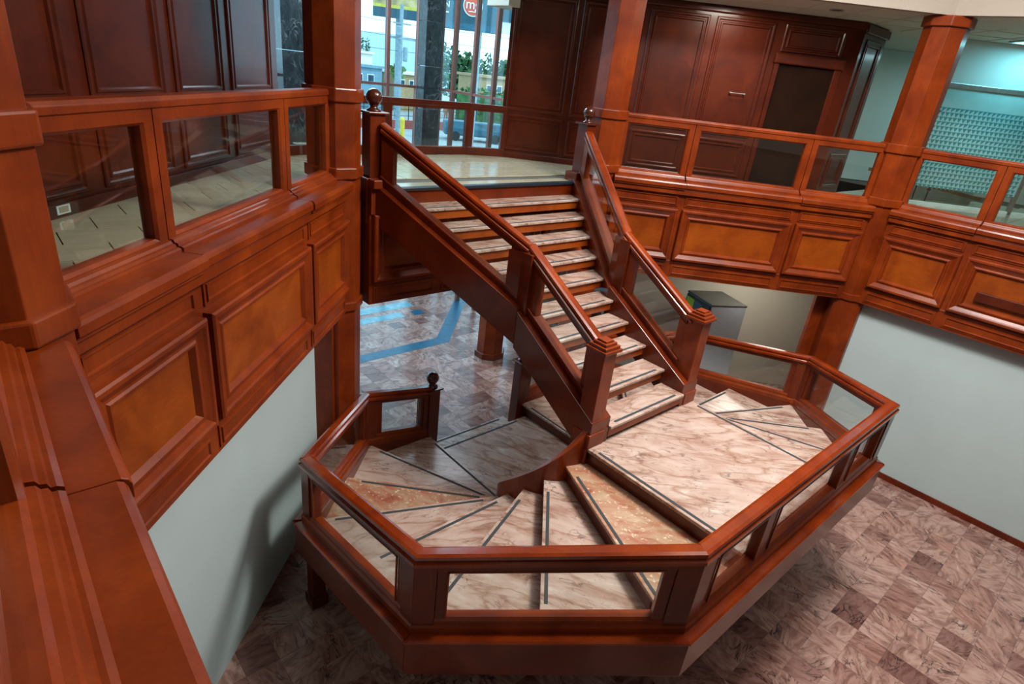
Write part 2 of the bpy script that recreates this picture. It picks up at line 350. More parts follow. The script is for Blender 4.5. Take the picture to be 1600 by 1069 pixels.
# ---- upper ceiling and atrium fascia
ce = ringslab(4.74, 6.5, CEIL, CEIL+.2); ce.box(5.0, 10.8, -4, 8.3, CEIL+.004, CEIL+.19); ce.box(-9, -5, -4, 7, CEIL+.004, CEIL+.19)
ce = struct(ce.build('ceiling', 'ceiling'), 'pale tiled corridor ceiling around the void', 'ceiling')
for q in range(9):
    MB().wbox(RW, -3.3+q*.62, -3.288+q*.62, 4.8, 6.05, CEIL-.004, CEIL+.01).build('grid_bar', 'cream_wall', ce)
for q in range(8):
    MB().wbox(RW, 1.7+q*.62, 1.712+q*.62, 5.2, 6.6, CEIL-.004, CEIL+.01).build('grid_bar', 'cream_wall', ce)
MB().wbox(RW, -3.3, 7, 5.45, 5.462, CEIL-.004, CEIL+.01).build('grid_bar', 'cream_wall', ce)
MB().wbox(RW, 1.7, 7, 6.05, 6.062, CEIL-.004, CEIL+.01).build('grid_bar', 'cream_wall', ce)
struct(ringslab(4.62, 4.74, CEIL, 8.6).build('trim_fascia', 'fascia'), 'beige bulkhead above the balcony columns', 'bulkhead')
struct(MB().box(1.62, 2.4, 7.5, 8.0, 5.86, CEIL).build('trim_soffit', 'cream_wall', bevel=.005))

# ================================================================== PANELLING
PANEL = [(0, -.01), (0, .05), (.012, .062), (.035, .062), (.05, .05), (.085, .03), (.10, .03), (.112, .04), (.125, .04), (.15, .008)]
SLIM = [(0, -.005), (.0, .006), (.022, .006), (.024, .016), (.034, .016), (.040, .004)]
def framed(parent, F, t0, t1, z0, z1, k, prof=PANEL, name='panel', mat='wood', field='wood_panel', bevel=0):
    o = MB().ring(F, t0, t1, z0, z1, prof, k, fill=False).build(name, mat, parent, fix=False)
    i, d = prof[-1]
    MB().add([F(t0+i, k-d, z0+i), F(t1-i, k-d, z0+i), F(t1-i, k-d, z1-i), F(t0+i, k-d, z1-i)], [(0, 1, 2, 3)]).wbox(F, t0+i, t1-i, k-d+.0005, k-d+.006, z0+i, z1-i).build('field', field, o)
    return o
LEDGE = [(-.0, 3.77), (.0, 3.872), (-.265, 3.872), (-.282, 3.862), (-.29, 3.845), (-.29, 3.80), (-.27, 3.785), (-.27, 3.77)]
SEG = ((-1.80, -.80), (-.80, .80), (.80, 1.80))
def parapet(F, label, lo=-1.80, hi=1.80, rail=True, segs=SEG, plaque=False):
    if not rail: lo, hi, segs = -1.70, 1.70, ((-1.70, -.80), (-.80, .80), (.80, 1.70))
    p = F(0, 4.75, 2.5); r = thing('balcony_parapet', p, label, 'balustrade')
    MB().wbox(F, lo, hi, 4.66, 4.90, 2.5, 3.70 if rail else 3.50).build('body', 'wood', r)
    if rail: MB().wbox(F, lo, hi, 4.61, 4.88, 3.70, 3.77).build('cornice', 'wood', r, bevel=.008)
    for q, (a, b) in enumerate(segs):
        off = .0 if q != 1 else -.012
        A, B = F(a, 4.86, 0)[:2], F(b, 4.86, 0)[:2]
        # direction chosen so that the room lies on the right-hand side (n < 0)
        if rail: MB().ext(A, B, 0, 0, [(n-off*(n < -.1), w) for n, w in LEDGE], .002, (Vector(B)-Vector(A)).length-.002).build('ledge', 'wood', r, bevel=.003)
        if rail: framed(r, F, a+.045, b-.045, 3.535, 3.69, 4.655, SLIM, 'frieze_panel', 'wood', 'wood')
        framed(r, F, a+.03, b-.03, 2.77, 3.50, 4.655, PANEL, 'panel')
        framed(r, F, a+.05, b-.05, 2.535, 2.70, 4.655, SLIM, 'skirt_panel', 'wood', 'wood')
        if rail:
            fr = [(0, .045), (.07, .045), (.085, .03), (.085, -.03), (.07, -.045), (0, -.045)]
            f = MB().ring(F, a+.004, b-.004, 3.872, 4.625, fr, 4.835, fill=False, back=True).build('rail_frame', 'wood', r)
            MB().wbox(F, a+.08, b-.08, 4.831, 4.839, 3.95, 4.55).build('pane', 'glass', f)
            A, B = F(a, 4.83, 0)[:2], F(b, 4.83, 0)[:2]
            MB().ext(A, B, 0, 0, [(-.115, 3.872), (-.115, 3.892), (-.10, 3.90), (-.088, 3.90), (-.082, 3.915), (-.068, 3.918), (-.06, 3.932), (-.045, 3.935), (-.03, 3.938), (-.03, 3.872)], .01, b-a-.01).build('sill_moulding', 'wood', f)
    MB().wbox(F, lo, hi, 4.655, 4.70, 2.715, 2.755).build('moulding', 'wood', r, bevel=.012)
    if rail:
        A, B = F(lo, 4.84, 0)[:2], F(hi, 4.84, 0)[:2]
        MB().ext(A, B, 4.675, 4.675, [(-.06, -.055), (-.06, -.02), (-.045, 0), (.045, 0), (.06, -.02), (.06, -.055)]).build('handrail', 'wood', r, bevel=.004)
    if plaque:
        MB().wbox(F, -.53, .53, 4.60, 4.65, 2.99, 3.11).build('plank', 'wood_dark', r, bevel=.005)
    return r
parapet(LW, 'panelled wooden balcony front with glass rail left of the staircase, above white wall')
parapet(RW, 'panelled wooden balcony front with glass rail right of the staircase, facing doors')
parapet(R2, 'panelled wooden balcony front with dark plank, below the frosted shop glass', plaque=True)
parapet(lambda t, k, z: CW(t, k-.03, z), 'nearest balcony front with wide scuffed ledge at the lower left corner')
# stair-head side: panels only, below the upper floor
sp = parapet(SW, 'low panelled balcony front under the stair head, without glass rail', rail=False)
for sx in (-1, 1):
    MB().box(*sorted((sx*1.60, sx*1.70)), 5.38, 5.72, 3.77, 3.86).build('ledge', 'wood', sp, bevel=.01)
    MB().box(*sorted((sx*1.60, sx*1.695)), 5.44, 5.70, 3.50, 3.77).build('fascia_board', 'wood', sp, bevel=.004)
# ---- octagonal columns
def octo(cx, cy, a):
    r = a/math.cos(math.radians(22.5)); return [(cx+r*math.cos(math.radians(22.5+45*i)), cy+r*math.sin(math.radians(22.5+45*i))) for i in range(8)]
CA = 4.83; HS = CA*T225
def column(x, y, label, z1=CEIL, low=False):
    r = thing('column', (x, y, 0), label, 'column', 'octagonal wooden columns')
    MB().prism(octo(x, y, .235), .0, z1).build('shaft', 'wood', r, bevel=.004)
    b = MB()
    MB().prism(octo(x, y, .275), .07, .19).build('base_moulding', 'wood_board', r, bevel=.012)
    MB().prism(octo(x, y, .27), 0, .07).build('base_stone', 'marble_tread', r)
    if not low:
        for z, hh in ((2.50, .10), (3.875, .11), (4.57, .12)):
            MB().prism(octo(x, y, .262), z, z+hh).build('band', 'wood', r, bevel=.012)
        MB().prism(octo(x, y, .27), z1-.12, z1).build('capital', 'wood', r, bevel=.012)
    return r
column(-HS, .8+CA, 'octagonal wooden column left of the stair head')
column(HS, .8+CA, 'octagonal wooden column right of the stair head')
column(CA, .8+HS, 'octagonal wooden column beside the frosted shop front at right')
column(-CA+.075, .8+HS, 'octagonal wooden column at the left edge above the nearest ledge')
column(2.05, 7.62, 'short octagonal post standing on the tiled floor behind the staircase', 2.6, True)

# ---- panelled walls of the upper level
UPANEL = [(0, -.01), (0, .012), (.01, .02), (.03, .02), (.045, .006), (.06, .006), (.07, .018), (.085, .018), (.10, -.004)]
def upwall(name, F, t0, t1, cells, label, k=6.05):
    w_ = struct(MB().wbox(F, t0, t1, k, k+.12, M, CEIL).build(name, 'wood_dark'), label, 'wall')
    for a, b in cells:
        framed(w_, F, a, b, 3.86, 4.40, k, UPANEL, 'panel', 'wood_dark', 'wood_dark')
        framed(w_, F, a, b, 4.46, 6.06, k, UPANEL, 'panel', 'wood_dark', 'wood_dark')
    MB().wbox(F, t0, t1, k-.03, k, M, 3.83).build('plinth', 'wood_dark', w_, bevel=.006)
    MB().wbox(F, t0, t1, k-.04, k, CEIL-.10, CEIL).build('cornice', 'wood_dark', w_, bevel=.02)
    return w_
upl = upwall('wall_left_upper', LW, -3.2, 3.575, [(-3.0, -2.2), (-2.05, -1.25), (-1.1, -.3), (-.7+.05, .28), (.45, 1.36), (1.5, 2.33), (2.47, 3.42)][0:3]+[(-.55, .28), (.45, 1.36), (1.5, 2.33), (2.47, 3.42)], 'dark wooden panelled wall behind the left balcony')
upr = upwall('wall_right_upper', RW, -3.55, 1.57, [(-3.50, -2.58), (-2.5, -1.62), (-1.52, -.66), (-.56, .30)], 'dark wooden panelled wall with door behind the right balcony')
d1 = struct(MB().wbox(RW, .44, 1.31, 6.028, 6.06, M, 5.54).build('door_1', 'dark_void'), 'dark wooden door in the right panelled wall', 'door')
MB().wbox(RW, .40, .47, 6.0, 6.05, M, 5.58).build('jamb', 'wood_dark', d1, bevel=.008); MB().wbox(RW, 1.28, 1.38, 6.0, 6.05, M, 5.58).build('jamb', 'wood_dark', d1, bevel=.008)
MB().wbox(RW, .38, 1.40, 5.97, 6.05, 5.54, 5.68).build('lintel', 'wood_dark', d1, bevel=.02)
framed(upr, RW, .44, 1.32, 5.70, 6.06, 6.05, UPANEL, 'panel', 'wood_dark', 'wood_dark')
hd = thing('pull_handle', RW(-.03, 6.03, 5.06), 'small metal pull handle on the right panelled wall', 'handle')
MB().tube(RW(-.15, 5.985, 5.075), RW(.08, 5.985, 5.075), .008).build('bar', 'metal', hd); 
for q in (-.14, .07): MB().tube(RW(q, 6.055, 5.075), RW(q, 5.985, 5.075), .012).build('stud', 'metal', hd)
# return pilaster at the end of that wall
E0 = RW(1.57, 6.05, 0)
PF = lambda t, k, z: (E0[0]+t, E0[1]+k, z)
rp = struct(MB().box(E0[0], E0[0]+.85, E0[1], E0[1]+.12, M, CEIL).build('wall_return', 'wood_dark'), 'narrow panelled return beside the dark door')
framed(rp, PF, .12, .73, 4.46, 6.0, 0, UPANEL, 'panel', 'wood_dark', 'wood_dark'); framed(rp, PF, .12, .73, 3.86, 4.38, 0, UPANEL, 'panel', 'wood_dark', 'wood_dark')
MB().box(E0[0]-.02, E0[0]+.88, E0[1]-.04, E0[1], CEIL-.14, CEIL-.02).build('cornice', 'wood_dark', rp, bevel=.015)
cw = struct(MB().box(5.6, 9.2, 6.3, 6.42, M, CEIL).build('wall_corridor', 'cream_wall'), 'cream wall at the end of the side corridor')
d2 = struct(MB().box(7.05, 8.0, 6.25, 6.31, M, 5.62).build('door_2', 'dark_void'), 'dark doorway with pale frame in the cream corridor wall', 'door')
MB().box(6.97, 7.05, 6.22, 6.31, M, 5.70).build('jamb', 'teal_wall', d2); MB().box(7.05, 8.05, 6.22, 6.31, 5.62, 5.70).build('head', 'teal_wall', d2)

# ---- frosted shop front at right
K = 6.6
shop = struct(MB().wbox(RW, 3.11, 7.4, K, K+.10, 5.60, CEIL).build('window_1', 'teal_wall'), 'frosted shop window with triangle pattern at the upper right', 'window')
MB().wbox(RW, 3.05, 3.11, K-.04, K+.08, M, CEIL).build('jamb', 'cream_wall', shop); MB().wbox(RW, 3.11, 7.4, K-.03, K+.05, 5.53, 5.60).build('head_bar', 'metal', shop, bevel=.008)
MB().wbox(RW, 3.11, 5.0, K, K+.012, 3.78, 5.53).build('pane', 'glass', shop); MB().wbox(RW, 5.06, 7.4, K, K+.012, 3.78, 5.53).build('pane', 'glass', shop)
MB().wbox(RW, 5.0, 5.06, K-.02, K+.04, M, 5.53).build('mullion', 'metal', shop); MB().wbox(RW, 3.11, 7.4, K-.02, K+.05, M, 3.785).build('sill', 'teal_wall', shop)
MB().wbox(RW, 3.112, 4.998, K-.004, K-.001, 4.03, 5.53).build('frosted_film', 'film_pale', shop)
tri = MB(); pw, ph = .0715, .0695
for row in range(18):
    zt = 5.245-row*ph
    for q in range(26):
        t0 = 3.125+q*pw
        if t0+pw > 4.995: break
        if row % 3 == 0: pts = [(t0, zt), (t0+pw*.97, zt), (t0+pw*.05, zt-ph*.92)]
        else: pts = [(t0, zt), (t0+pw*.97, zt), (t0+pw*.49, zt-ph*.92)]
        vs = [RW(t, K-.006, z) for t, z in pts]+[RW(t, K-.004, z) for t, z in pts]
        tri.add(vs, [(0, 1, 2), (5, 4, 3), (0, 3, 4, 1), (1, 4, 5, 2), (2, 5, 3, 0)])
tag(tri.build('triangle_print', 'film_dark', shop), kind='stuff')
pts = [(3.205, 5.19), (3.345, 5.19), (3.205, 5.06)]
MB().add([RW(t, K-.009, z) for t, z in pts]+[RW(t, K-.006, z) for t, z in pts], [(0, 1, 2), (5, 4, 3), (0, 3, 4, 1), (1, 4, 5, 2), (2, 5, 3, 0)]).build('logo_triangle', 'deep_blue', shop)
struct(MB().wbox(RW, 3.11, 7.4, 9.4, 9.5, M, CEIL).build('wall_shop', 'teal_wall'))
ct = thing('shop_counter', RW(4.0, 7.6, M), 'low curved wooden counter behind the frosted shop glass', 'counter')
MB().wbox(RW, 3.3, 4.9, 7.4, 7.9, M, 4.0).build('body', 'bld_white', ct); MB().hexa([RW(3.25, 7.3, 4.06), RW(5.0, 7.3, 3.82), RW(5.0, 8.0, 3.82), RW(3.25, 8.0, 4.06), RW(3.25, 7.3, 4.12), RW(5.0, 7.3, 3.88), RW(5.0, 8.0, 3.88), RW(3.25, 8.0, 4.12)]).build('top', 'counter_wood', ct)
for q, t in enumerate((3.42, 3.58, 3.80)):
    s_ = thing('stand', RW(t, 6.9, M), ('leftmost', 'middle', 'rightmost')[q]+' of three thin black stands behind the shop glass', 'stand', 'black stands in the shop')
    MB().tube(RW(t, 6.9, M+.02), RW(t, 6.9, M+.40), .012).build('rod', 'black', s_); MB().lathe(RW(t, 6.9, M), [(.07, 0), (.07, .015), (.02, .02)], 12).build('foot', 'black', s_)
    if q != 1: MB().sphere(RW(t, 6.9, M+.22), .035, 10, 6).build('knob', 'black', s_)
lt = thing('ceiling_lamp', RW(3.9, 6.1, CEIL), 'recessed cyan ceiling lamp above the shop front', 'lamp')
MB().wbox(RW, 3.75, 4.35, 5.75, 6.25, CEIL-.02, CEIL-.004).build('diffuser', 'lamp_glow', lt); MB().ring(lambda t, k, z: RW(t, z, k), 3.72, 4.38, 5.72, 6.28, [(0, .02), (.03, .025), (.03, 0), (0, 0)], CEIL, fill=False, back=True).build('frame', 'metal', lt)
area('ceiling_lamp_light', RW(4.35, 6.1, CEIL-.04), .5, 13, (.30, .88, 1))
area('shop_light', RW(5.2, 7.8, CEIL-.15), 1.0, 30, (.55, .95, 1))
area('corridor_lamp', RW(-.4, 5.35, CEIL-.03), .5, 36, (1, .90, .74))
area('corridor_lamp', (6.6, 5.2, CEIL-.03), .4, 26, (1, .95, .78))
area('undercroft_fill', RW(1.1, 5.7, 2.52), .6, 22, (1, .94, .82))  # fill added to brighten the cabinet and wall below the balcony
dl = thing('downlight', (4.25, 3.97, CEIL), 'small round downlight in the corridor ceiling', 'lamp')
MB().lathe((4.25, 3.97, CEIL-.012), [(.085, .012), (.085, 0), (.065, 0), (.06, .012)], 20).build('trim_ring', 'metal', dl); MB().lathe((4.25, 3.97, CEIL-.008), [(.06, 0), (.06, .004)], 16).build('lens', 'black', dl)

# ================================================================== STAIRCASE
RAIL = [(-.045, -.05), (-.056, -.03), (-.05, -.010), (-.028, 0), (.028, 0), (.05, -.010), (.056, -.03), (.045, -.05), (.064, -.062), (.064, -.088), (-.064, -.088), (-.064, -.062)]
def rect(n0, n1, w0, w1): return [(n0, w0), (n1, w0), (n1, w1), (n0, w1)]
def add(parent, mb, name, mat, sx, bevel=0, smooth=False):
    if sx > 0: mb.mx()
    return mb.build(name, mat, parent, bevel=bevel, smooth=smooth)
def ball_newel(parent, x, y, z0, z1, sx, wd=.085):
    nw = add(parent, MB().box(x-wd, x+wd, y-wd, y+wd, z0, z1), 'newel_post', 'wood_board', sx, .006)
    add(nw, MB().box(x-wd-.03, x+wd+.03, y-wd-.03, y+wd+.03, z1, z1+.022), 'cap', 'wood_dark', sx, .006)
    add(nw, MB().lathe((x, y, z1+.022), [(.075, 0), (.07, .015), (.045, .03), (.035, .045), (.05, .06), (.03, .07)], 20), 'collar', 'ball', sx, 0, True)
    add(nw, MB().sphere((x, y, z1+.15), .082), 'ball_finial', 'ball', sx, 0, True)
    return nw
# ---- main flight
YK = {10: 2.77, 9: 3.07, 8: 3.37, 7: 3.66, 6: 3.93, 5: 4.195, 4: 4.465, 3: 4.735, 2: 5.0, 1: 5.26}
def hw(y): return .61 if y < 4.0 else .61+.52*(y-4.0)
mf = thing('main_flight', (0, 2.9, LAND), 'central upper flight of ten marble steps between flaring wooden stringers', 'staircase')
for k in range(1, 11):
    y0, zt = YK[k], M-k*RISE; y1 = y0+.31
    def sl(a, b, z0, z1, ins=0): return MB().prism([(-hw(a)-ins, a), (hw(a)+ins, a), (hw(b)+ins, b), (-hw(b)-ins, b)], z0, z1)
    t = sl(y0, y1, zt-.03, zt, .004).build('tread', 'marble_orange' if k in (3,) and False else 'marble_tread', mf, bevel=.006)
    MB().box(-hw(y0)+.10, hw(y0)-.10, y0+.035, y0+.062, zt-.001, zt+.0025).build('grip_strip', 'grip', t)
    sl(y0+.025, y0+.065, zt-.125, zt-.03, .0).build('riser_board', 'wood_panel', t, bevel=.004)
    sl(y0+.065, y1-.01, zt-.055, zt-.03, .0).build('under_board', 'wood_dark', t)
MB().prism([(-hw(5.545), 5.545), (hw(5.545), 5.545), (hw(5.6), 5.6), (-hw(5.6), 5.6)], M-RISE, M-.015).build('top_riser', 'wood_board', mf)
MB().prism([(-hw(5.5), 5.515), (hw(5.5), 5.515), (hw(5.6), 5.60), (-hw(5.6), 5.60)], M-.03, M+.004).build('top_nosing', 'dark_nosing', mf, bevel=.006)
MB().prism([(-hw(5.57), 5.57), (hw(5.57), 5.57), (hw(5.9), 5.80), (-hw(5.9), 5.80)], M-.05, M-.001).build('head_slab', 'upper_tile', mf)
MB().prism([(-.35, 2.95), (-.25, 2.95), (-.25, 3.05), (-.35, 3.05)], 0, 0.001)
XC = .745; KY = 4.0; ZK = 2.04+.586*(KY-2.77); ST = rect(-.135, .135, -.31, .085)
P_a, P_k, P_t = (-XC, 2.80), (-XC, KY), (-XC-.52*1.56, KY+1.56); Z_a = 2.04+.586*.03; Z_t = ZK+.634*1.56; MK = math.tan(math.atan(.52)/2)
L1 = KY-2.80; L2 = math.hypot(.52*1.56, 1.56)
for sx in (-1, 1):
    # stringers: lower straight part, upper flaring part
    add(mf, MB().ext(P_a, P_k, Z_a, ZK, ST, 0, L1, 0, -MK), 'stringer', 'wood_board', sx, .006)
    add(mf, MB().ext(P_k, P_t, ZK, Z_t, ST, 0, L2, -MK, 0), 'stringer', 'wood_board', sx, .006)
    for (A, B, zA, zB, L, a, b, mA, mB_, s0, s1, p0, p1) in ((P_a, P_k, Z_a, ZK, L1, 0, 0, 0, -MK, .20, L1, .30, L1-.20), (P_k, P_t, ZK, Z_t, L2, 0, 0, -MK, 0, 0, L2-.06, .20, L2-.20)):
        add(mf, MB().ext(A, B, zA+.74, zB+(.74 if B == P_k else .68), RAIL, s0-.06*(A == P_a), s1, mA, mB_), 'handrail', 'wood_rail', sx, 0)
        zt2 = .74 if B == P_k else .68
        fr = add(mf, MB().ext(A, B, zA, zB, rect(-.045, .045, .085, .15), s0-.02, s1, mA, mB_).ext(A, B, zA, zB, rect(-.06, .06, .15, .175), s0, s1, mA, mB_), 'bottom_rail', 'wood', sx, .005)
        add(mf, MB().ext(A, B, zA+.74, zB+zt2, rect(-.04, .04, -.16, -.088), s0, s1, mA, mB_), 'top_rail', 'wood_board', sx, .004)
        for q0, q1 in ((s0-.02, p0), (p1, s1)):
            add(mf, MB().add(*(lambda m: (m.v, m.f))(MB().ext(A, B, zA+.16, zB+.16, [(-.04, 0), (.04, 0), (.04, .44), (-.04, .44)], q0, q1, mA if q0 == s0-.02 else 0, mB_ if q1 == s1 else 0))), 'stile', 'wood', sx, .004)
        add(mf, MB().ext(A, B, zA, zB, rect(-.004, .004, .16, .60), p0-.02, p1+.02), 'pane', 'glass', sx)
    # bottom newel with stepped cap
    x, y = -.785, 2.90; wd = .088
    nw = add(mf, MB().box(x-wd, x+wd, y-wd, y+wd, LAND, 2.86), 'newel_post', 'wood', sx, .008)
    add(nw, MB().box(x-wd-.022, x+wd+.022, y-wd-.022, y+wd+.022, LAND, LAND+.15), 'plinth', 'wood', sx, .008)
    for e, z0, z1 in ((.03, 2.845, 2.875), (.012, 2.875, 2.905), (-.012, 2.905, 2.932), (-.035, 2.932, 2.95)):
        add(nw, MB().box(x-wd-e, x+wd+e, y-wd-e, y+wd+e, z0, z1), 'cap', 'wood', sx, .005)
    # middle newel
    x, y = -XC-.01, KY+.02; wd = .08
    add(mf, MB().prism([(x-wd, y-.12), (x+wd, y-.12), (x+wd, y+.02), (x+wd-.06, y+.15), (x-wd-.06, y+.15), (x-wd, y+.02)], ZK+.03, ZK+.66), 'middle_newel', 'wood_board', sx, .006)
    # top newel with ball
    ball_newel(mf, -1.585, 5.61, 3.70, 4.47, sx)
    add(mf, MB().box(-1.72, -1.40, 5.50, 5.72, 3.40, 3.86), 'stringer_end', 'wood_board', sx, .01)

# ---- octagonal winder flights and landing
C0 = (-.85, 3.30); AP = 2.14; HS2 = AP*T225
OP = [(C0[0]-HS2, C0[1]-AP), (C0[0]-AP, C0[1]-HS2), (C0[0]-AP, C0[1]+HS2), (C0[0]-HS2, C0[1]+AP), (C0[0]+.04, C0[1]+AP)]   # P4 P3 P2 P1 P0
ZR = 2.43
ZP = [ZR, ZR-.34, ZR-.68, ZR-1.02, ZR-1.19]
def railing(parent, A, B, zA, zB, sx, panes, mA, mB_, ends=(.22, .22), post=.13):
    L = (Vector(B)-Vector(A)).length; X = lambda prof, s0, s1, a=0, b=0: MB().ext(A, B, zA, zB, prof, s0, s1, a, b)
    add(parent, X([(-.06, -1.03), (.12, -1.03), (.12, -.713), (-.06, -.713)], 0, L, mA, mB_), 'stringer', 'wood_board', sx, .006)
    add(parent, X([(-.055, -.713), (.135, -.713), (.135, -.70), (.12, -.69), (-.055, -.69)], 0, L, mA, mB_), 'stringer_cap', 'wood_rail', sx, .003)
    add(parent, X(RAIL, 0, L, mA, mB_), 'handrail', 'wood_rail', sx)
    add(parent, X(rect(-.045, .045, -.14, -.088), 0, L, mA, mB_), 'top_rail', 'wood_board', sx)
    add(parent, MB().ext(A, B, zA, zB, [(-.06, -.69), (.06, -.69), (.06, -.64), (.045, -.62), (.045, -.59), (.03, -.565), (-.03, -.565), (-.045, -.59), (-.045, -.62), (-.06, -.64)], 0, L, mA, mB_), 'bottom_rail', 'wood', sx)
    if ends[0] > .1:
        add(parent, X(rect(-.05, .05, -.70, -.10), 0, post, mA, 0), 'corner_post', 'wood_board', sx, .004)
    if ends[1] > .1:
        add(parent, X(rect(-.05, .05, -.70, -.10), L-post, L, 0, mB_), 'corner_post', 'wood_board', sx, .004)
    edges = [ends[0]]+[e for pr in panes for e in pr]+[L-ends[1]]
    st = [(post if ends[0] > .1 else 0, ends[0])]+[(p, q) for p, q in panes]+[(L-ends[1], L-(post if ends[1] > .1 else 0))]
    for a, b in st: add(parent, X(rect(-.036, .036, -.60, -.12), a, b), 'stile', 'wood_board', sx, .004)
    for i in range(len(panes)+1):
        a = edges[2*i]; b = edges[2*i+1]
        add(parent, X(rect(-.004, .004, -.60, -.125), a-.02, b+.02), 'pane', 'glass', sx)
        bd = X(rect(.036, .048, -.152, -.14), a, b); bd.ext(A, B, zA, zB, rect(.036, .048, -.565, -.14), a, a+.012); bd.ext(A, B, zA, zB, rect(.036, .048, -.565, -.14), b-.012, b)
        add(parent, bd, 'bead', 'wood', sx)
def ang(th, r, shift=0):
    s_, c_ = math.sin(math.radians(th)), math.cos(math.radians(th))
    return (C0[0]-s_*r-c_*shift, C0[1]-c_*r+s_*shift)
def rout(th, a=AP-.055):
    return a/math.cos(math.radians(th-45*round(th/45)))
RI = .47
for sx in (-1, 1):
    side = 'left' if sx < 0 else 'right'
    wf = thing('winder_flight', (sx*2.4, 3.3, 0), f'curving flight of wedge-shaped marble steps with octagonal glass railing, {side} of the landing', 'staircase', 'winding lower flights')
    for k in range(1, 9):
        zt = LAND-k*RISE; a0, a1 = 22.5*(k-1), 22.5*k
        ins = [ang(a0+(a1-a0)*q/4, RI) for q in range(5)]
        am = 45*round((a0+a1)/2/45-.0001)
        outp = [ang(a1, rout(a1)), ang(a0, rout(a0))]
        # back edge runs a little under the tread above, nosing overhangs
        bk0, bk1 = ang(a0, RI, -.05), ang(a0, rout(a0), -.05)
        ns0, ns1 = ang(a1, RI, .03), ang(a1, rout(a1)-.012, .03)
        t = add(wf, MB().prism([bk0]+ins[1:-1]+[ns0, ns1, ang(a1, rout(a1)), ang(a0, rout(a0)), bk1], zt-.03, zt), 'tread', 'marble_orange' if k in (1, 6) and sx < 0 else 'marble_tread', sx, .005)
        g0, g1, g2, g3 = ang(a1, .64, .002), ang(a1, rout(a1)-.17, .002), ang(a1, rout(a1)-.17, -.026), ang(a1, .64, -.026)
        add(t, MB().prism([g0, g1, g2, g3], zt-.001, zt+.0025), 'grip_strip', 'grip', sx)
        r0, r1, r2, r3 = ang(a1, RI, .005), ang(a1, rout(a1), .005), ang(a1, rout(a1), -.02), ang(a1, RI, -.02)
        add(t, MB().prism([r0, r1, r2, r3], zt-RISE, zt-.03), 'riser_board', 'wood_board', sx)
    # inner helical stringer
    m = MB(); NS = 36; vs = []
    for q in range(NS+1):
        th = -8+q*(196/NS); zt = LAND+.20-th/22.5*RISE
        for r, z in ((RI-.06, zt), (RI, zt), (RI, zt-.55), (RI-.06, zt-.55)):
            p = ang(th, r); vs.append((p[0], p[1], max(z, .02)))
    fs = [(3, 2, 1, 0), tuple(4*NS+i for i in range(4))]
    for q in range(NS):
        for i in range(4): fs.append((4*q+i, 4*q+(i+1) % 4, 4*q+4+(i+1) % 4, 4*q+4+i))
    add(wf, m.add(vs, fs), 'inner_stringer', 'wood', sx, .006)
    for i in range(4):
        railing(wf, OP[i], OP[i+1], ZP[i], ZP[i+1], sx, [], T225, T225 if i < 3 else 0, (.20, .20) if i < 3 else (.20, .16))
    for i in (2,):
        x, y = OP[i]; d = (C0[0]-x, C0[1]-y); x += d[0]*.02; y += d[1]*.02
        lg = add(wf, MB().box(x-.065, x+.065, y-.065, y+.065, 0, ZP[i]-1.0), 'leg', 'wood_dark', sx, .006)
        add(lg, MB().box(x-.085, x+.085, y-.085, y+.085, 0, .12), 'leg_base', 'wood_dark', sx, .008)
    ball_newel(wf, OP[4][0]+.02, OP[4][1]+.01, 0, 1.20, sx, .08)
ld = thing('stair_landing', (0, 2.0, 0), 'broad marble landing with three-pane glass railing between the two winding flights', 'landing')
t = MB().box(-.875, .875, 1.20, 2.98, LAND-.035, LAND).build('slab', 'marble_tread', ld, bevel=.006)
for sx in (-1, 1): add(t, MB().box(-.845, -.815, 1.40, 2.70, LAND-.001, LAND+.0025), 'grip_strip', 'grip', sx)
MB().box(-.85, .85, 1.20, 2.98, LAND-.17, LAND-.035).build('apron', 'wood_board', ld, bevel=.004)
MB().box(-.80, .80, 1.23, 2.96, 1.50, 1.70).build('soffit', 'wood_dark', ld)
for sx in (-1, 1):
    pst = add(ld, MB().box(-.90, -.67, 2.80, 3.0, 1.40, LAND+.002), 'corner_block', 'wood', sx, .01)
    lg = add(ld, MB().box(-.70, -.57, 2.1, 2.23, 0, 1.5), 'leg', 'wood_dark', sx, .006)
    lg = add(ld, MB().box(-.84, -.72, 2.85, 2.97, 0, 1.5), 'leg', 'wood_dark', sx, .006)
A, B = (-OP[0][0], OP[0][1]), OP[0]
LL = A[0]-B[0]
railing(ld, A, B, ZR, ZR, -1, [(LL/2-.86, LL/2-.66), (LL/2+.66, LL/2+.86)], T225, T225, (.22, .22))
# ---- foot of the stairs
ft = thing('foot_steps', (0, 4.7, 0), 'two wide dark marble steps at the foot of the stairs, under the main flight', 'steps')
a = MB().box(-.86, .86, 3.75, 5.30, .31, .34).build('tread', 'marble_tread', ft, bevel=.005); MB().box(-.80, .62, 5.235, 5.265, .339, .3425).build('grip_strip', 'grip', a)
MB().box(-.85, .85, 3.78, 5.27, .17, .31).build('riser_board', 'wood_dark', a)
a = MB().box(-.74, .74, 5.0, 5.67, .14, .17).build('tread', 'marble_tread', ft, bevel=.005); MB().box(-.62, .62, 5.61, 5.64, .169, .1725).build('grip_strip', 'grip', a)
MB().box(-.73, .73, 5.0, 5.64, 0, .14).build('riser_board', 'wood_dark', a)

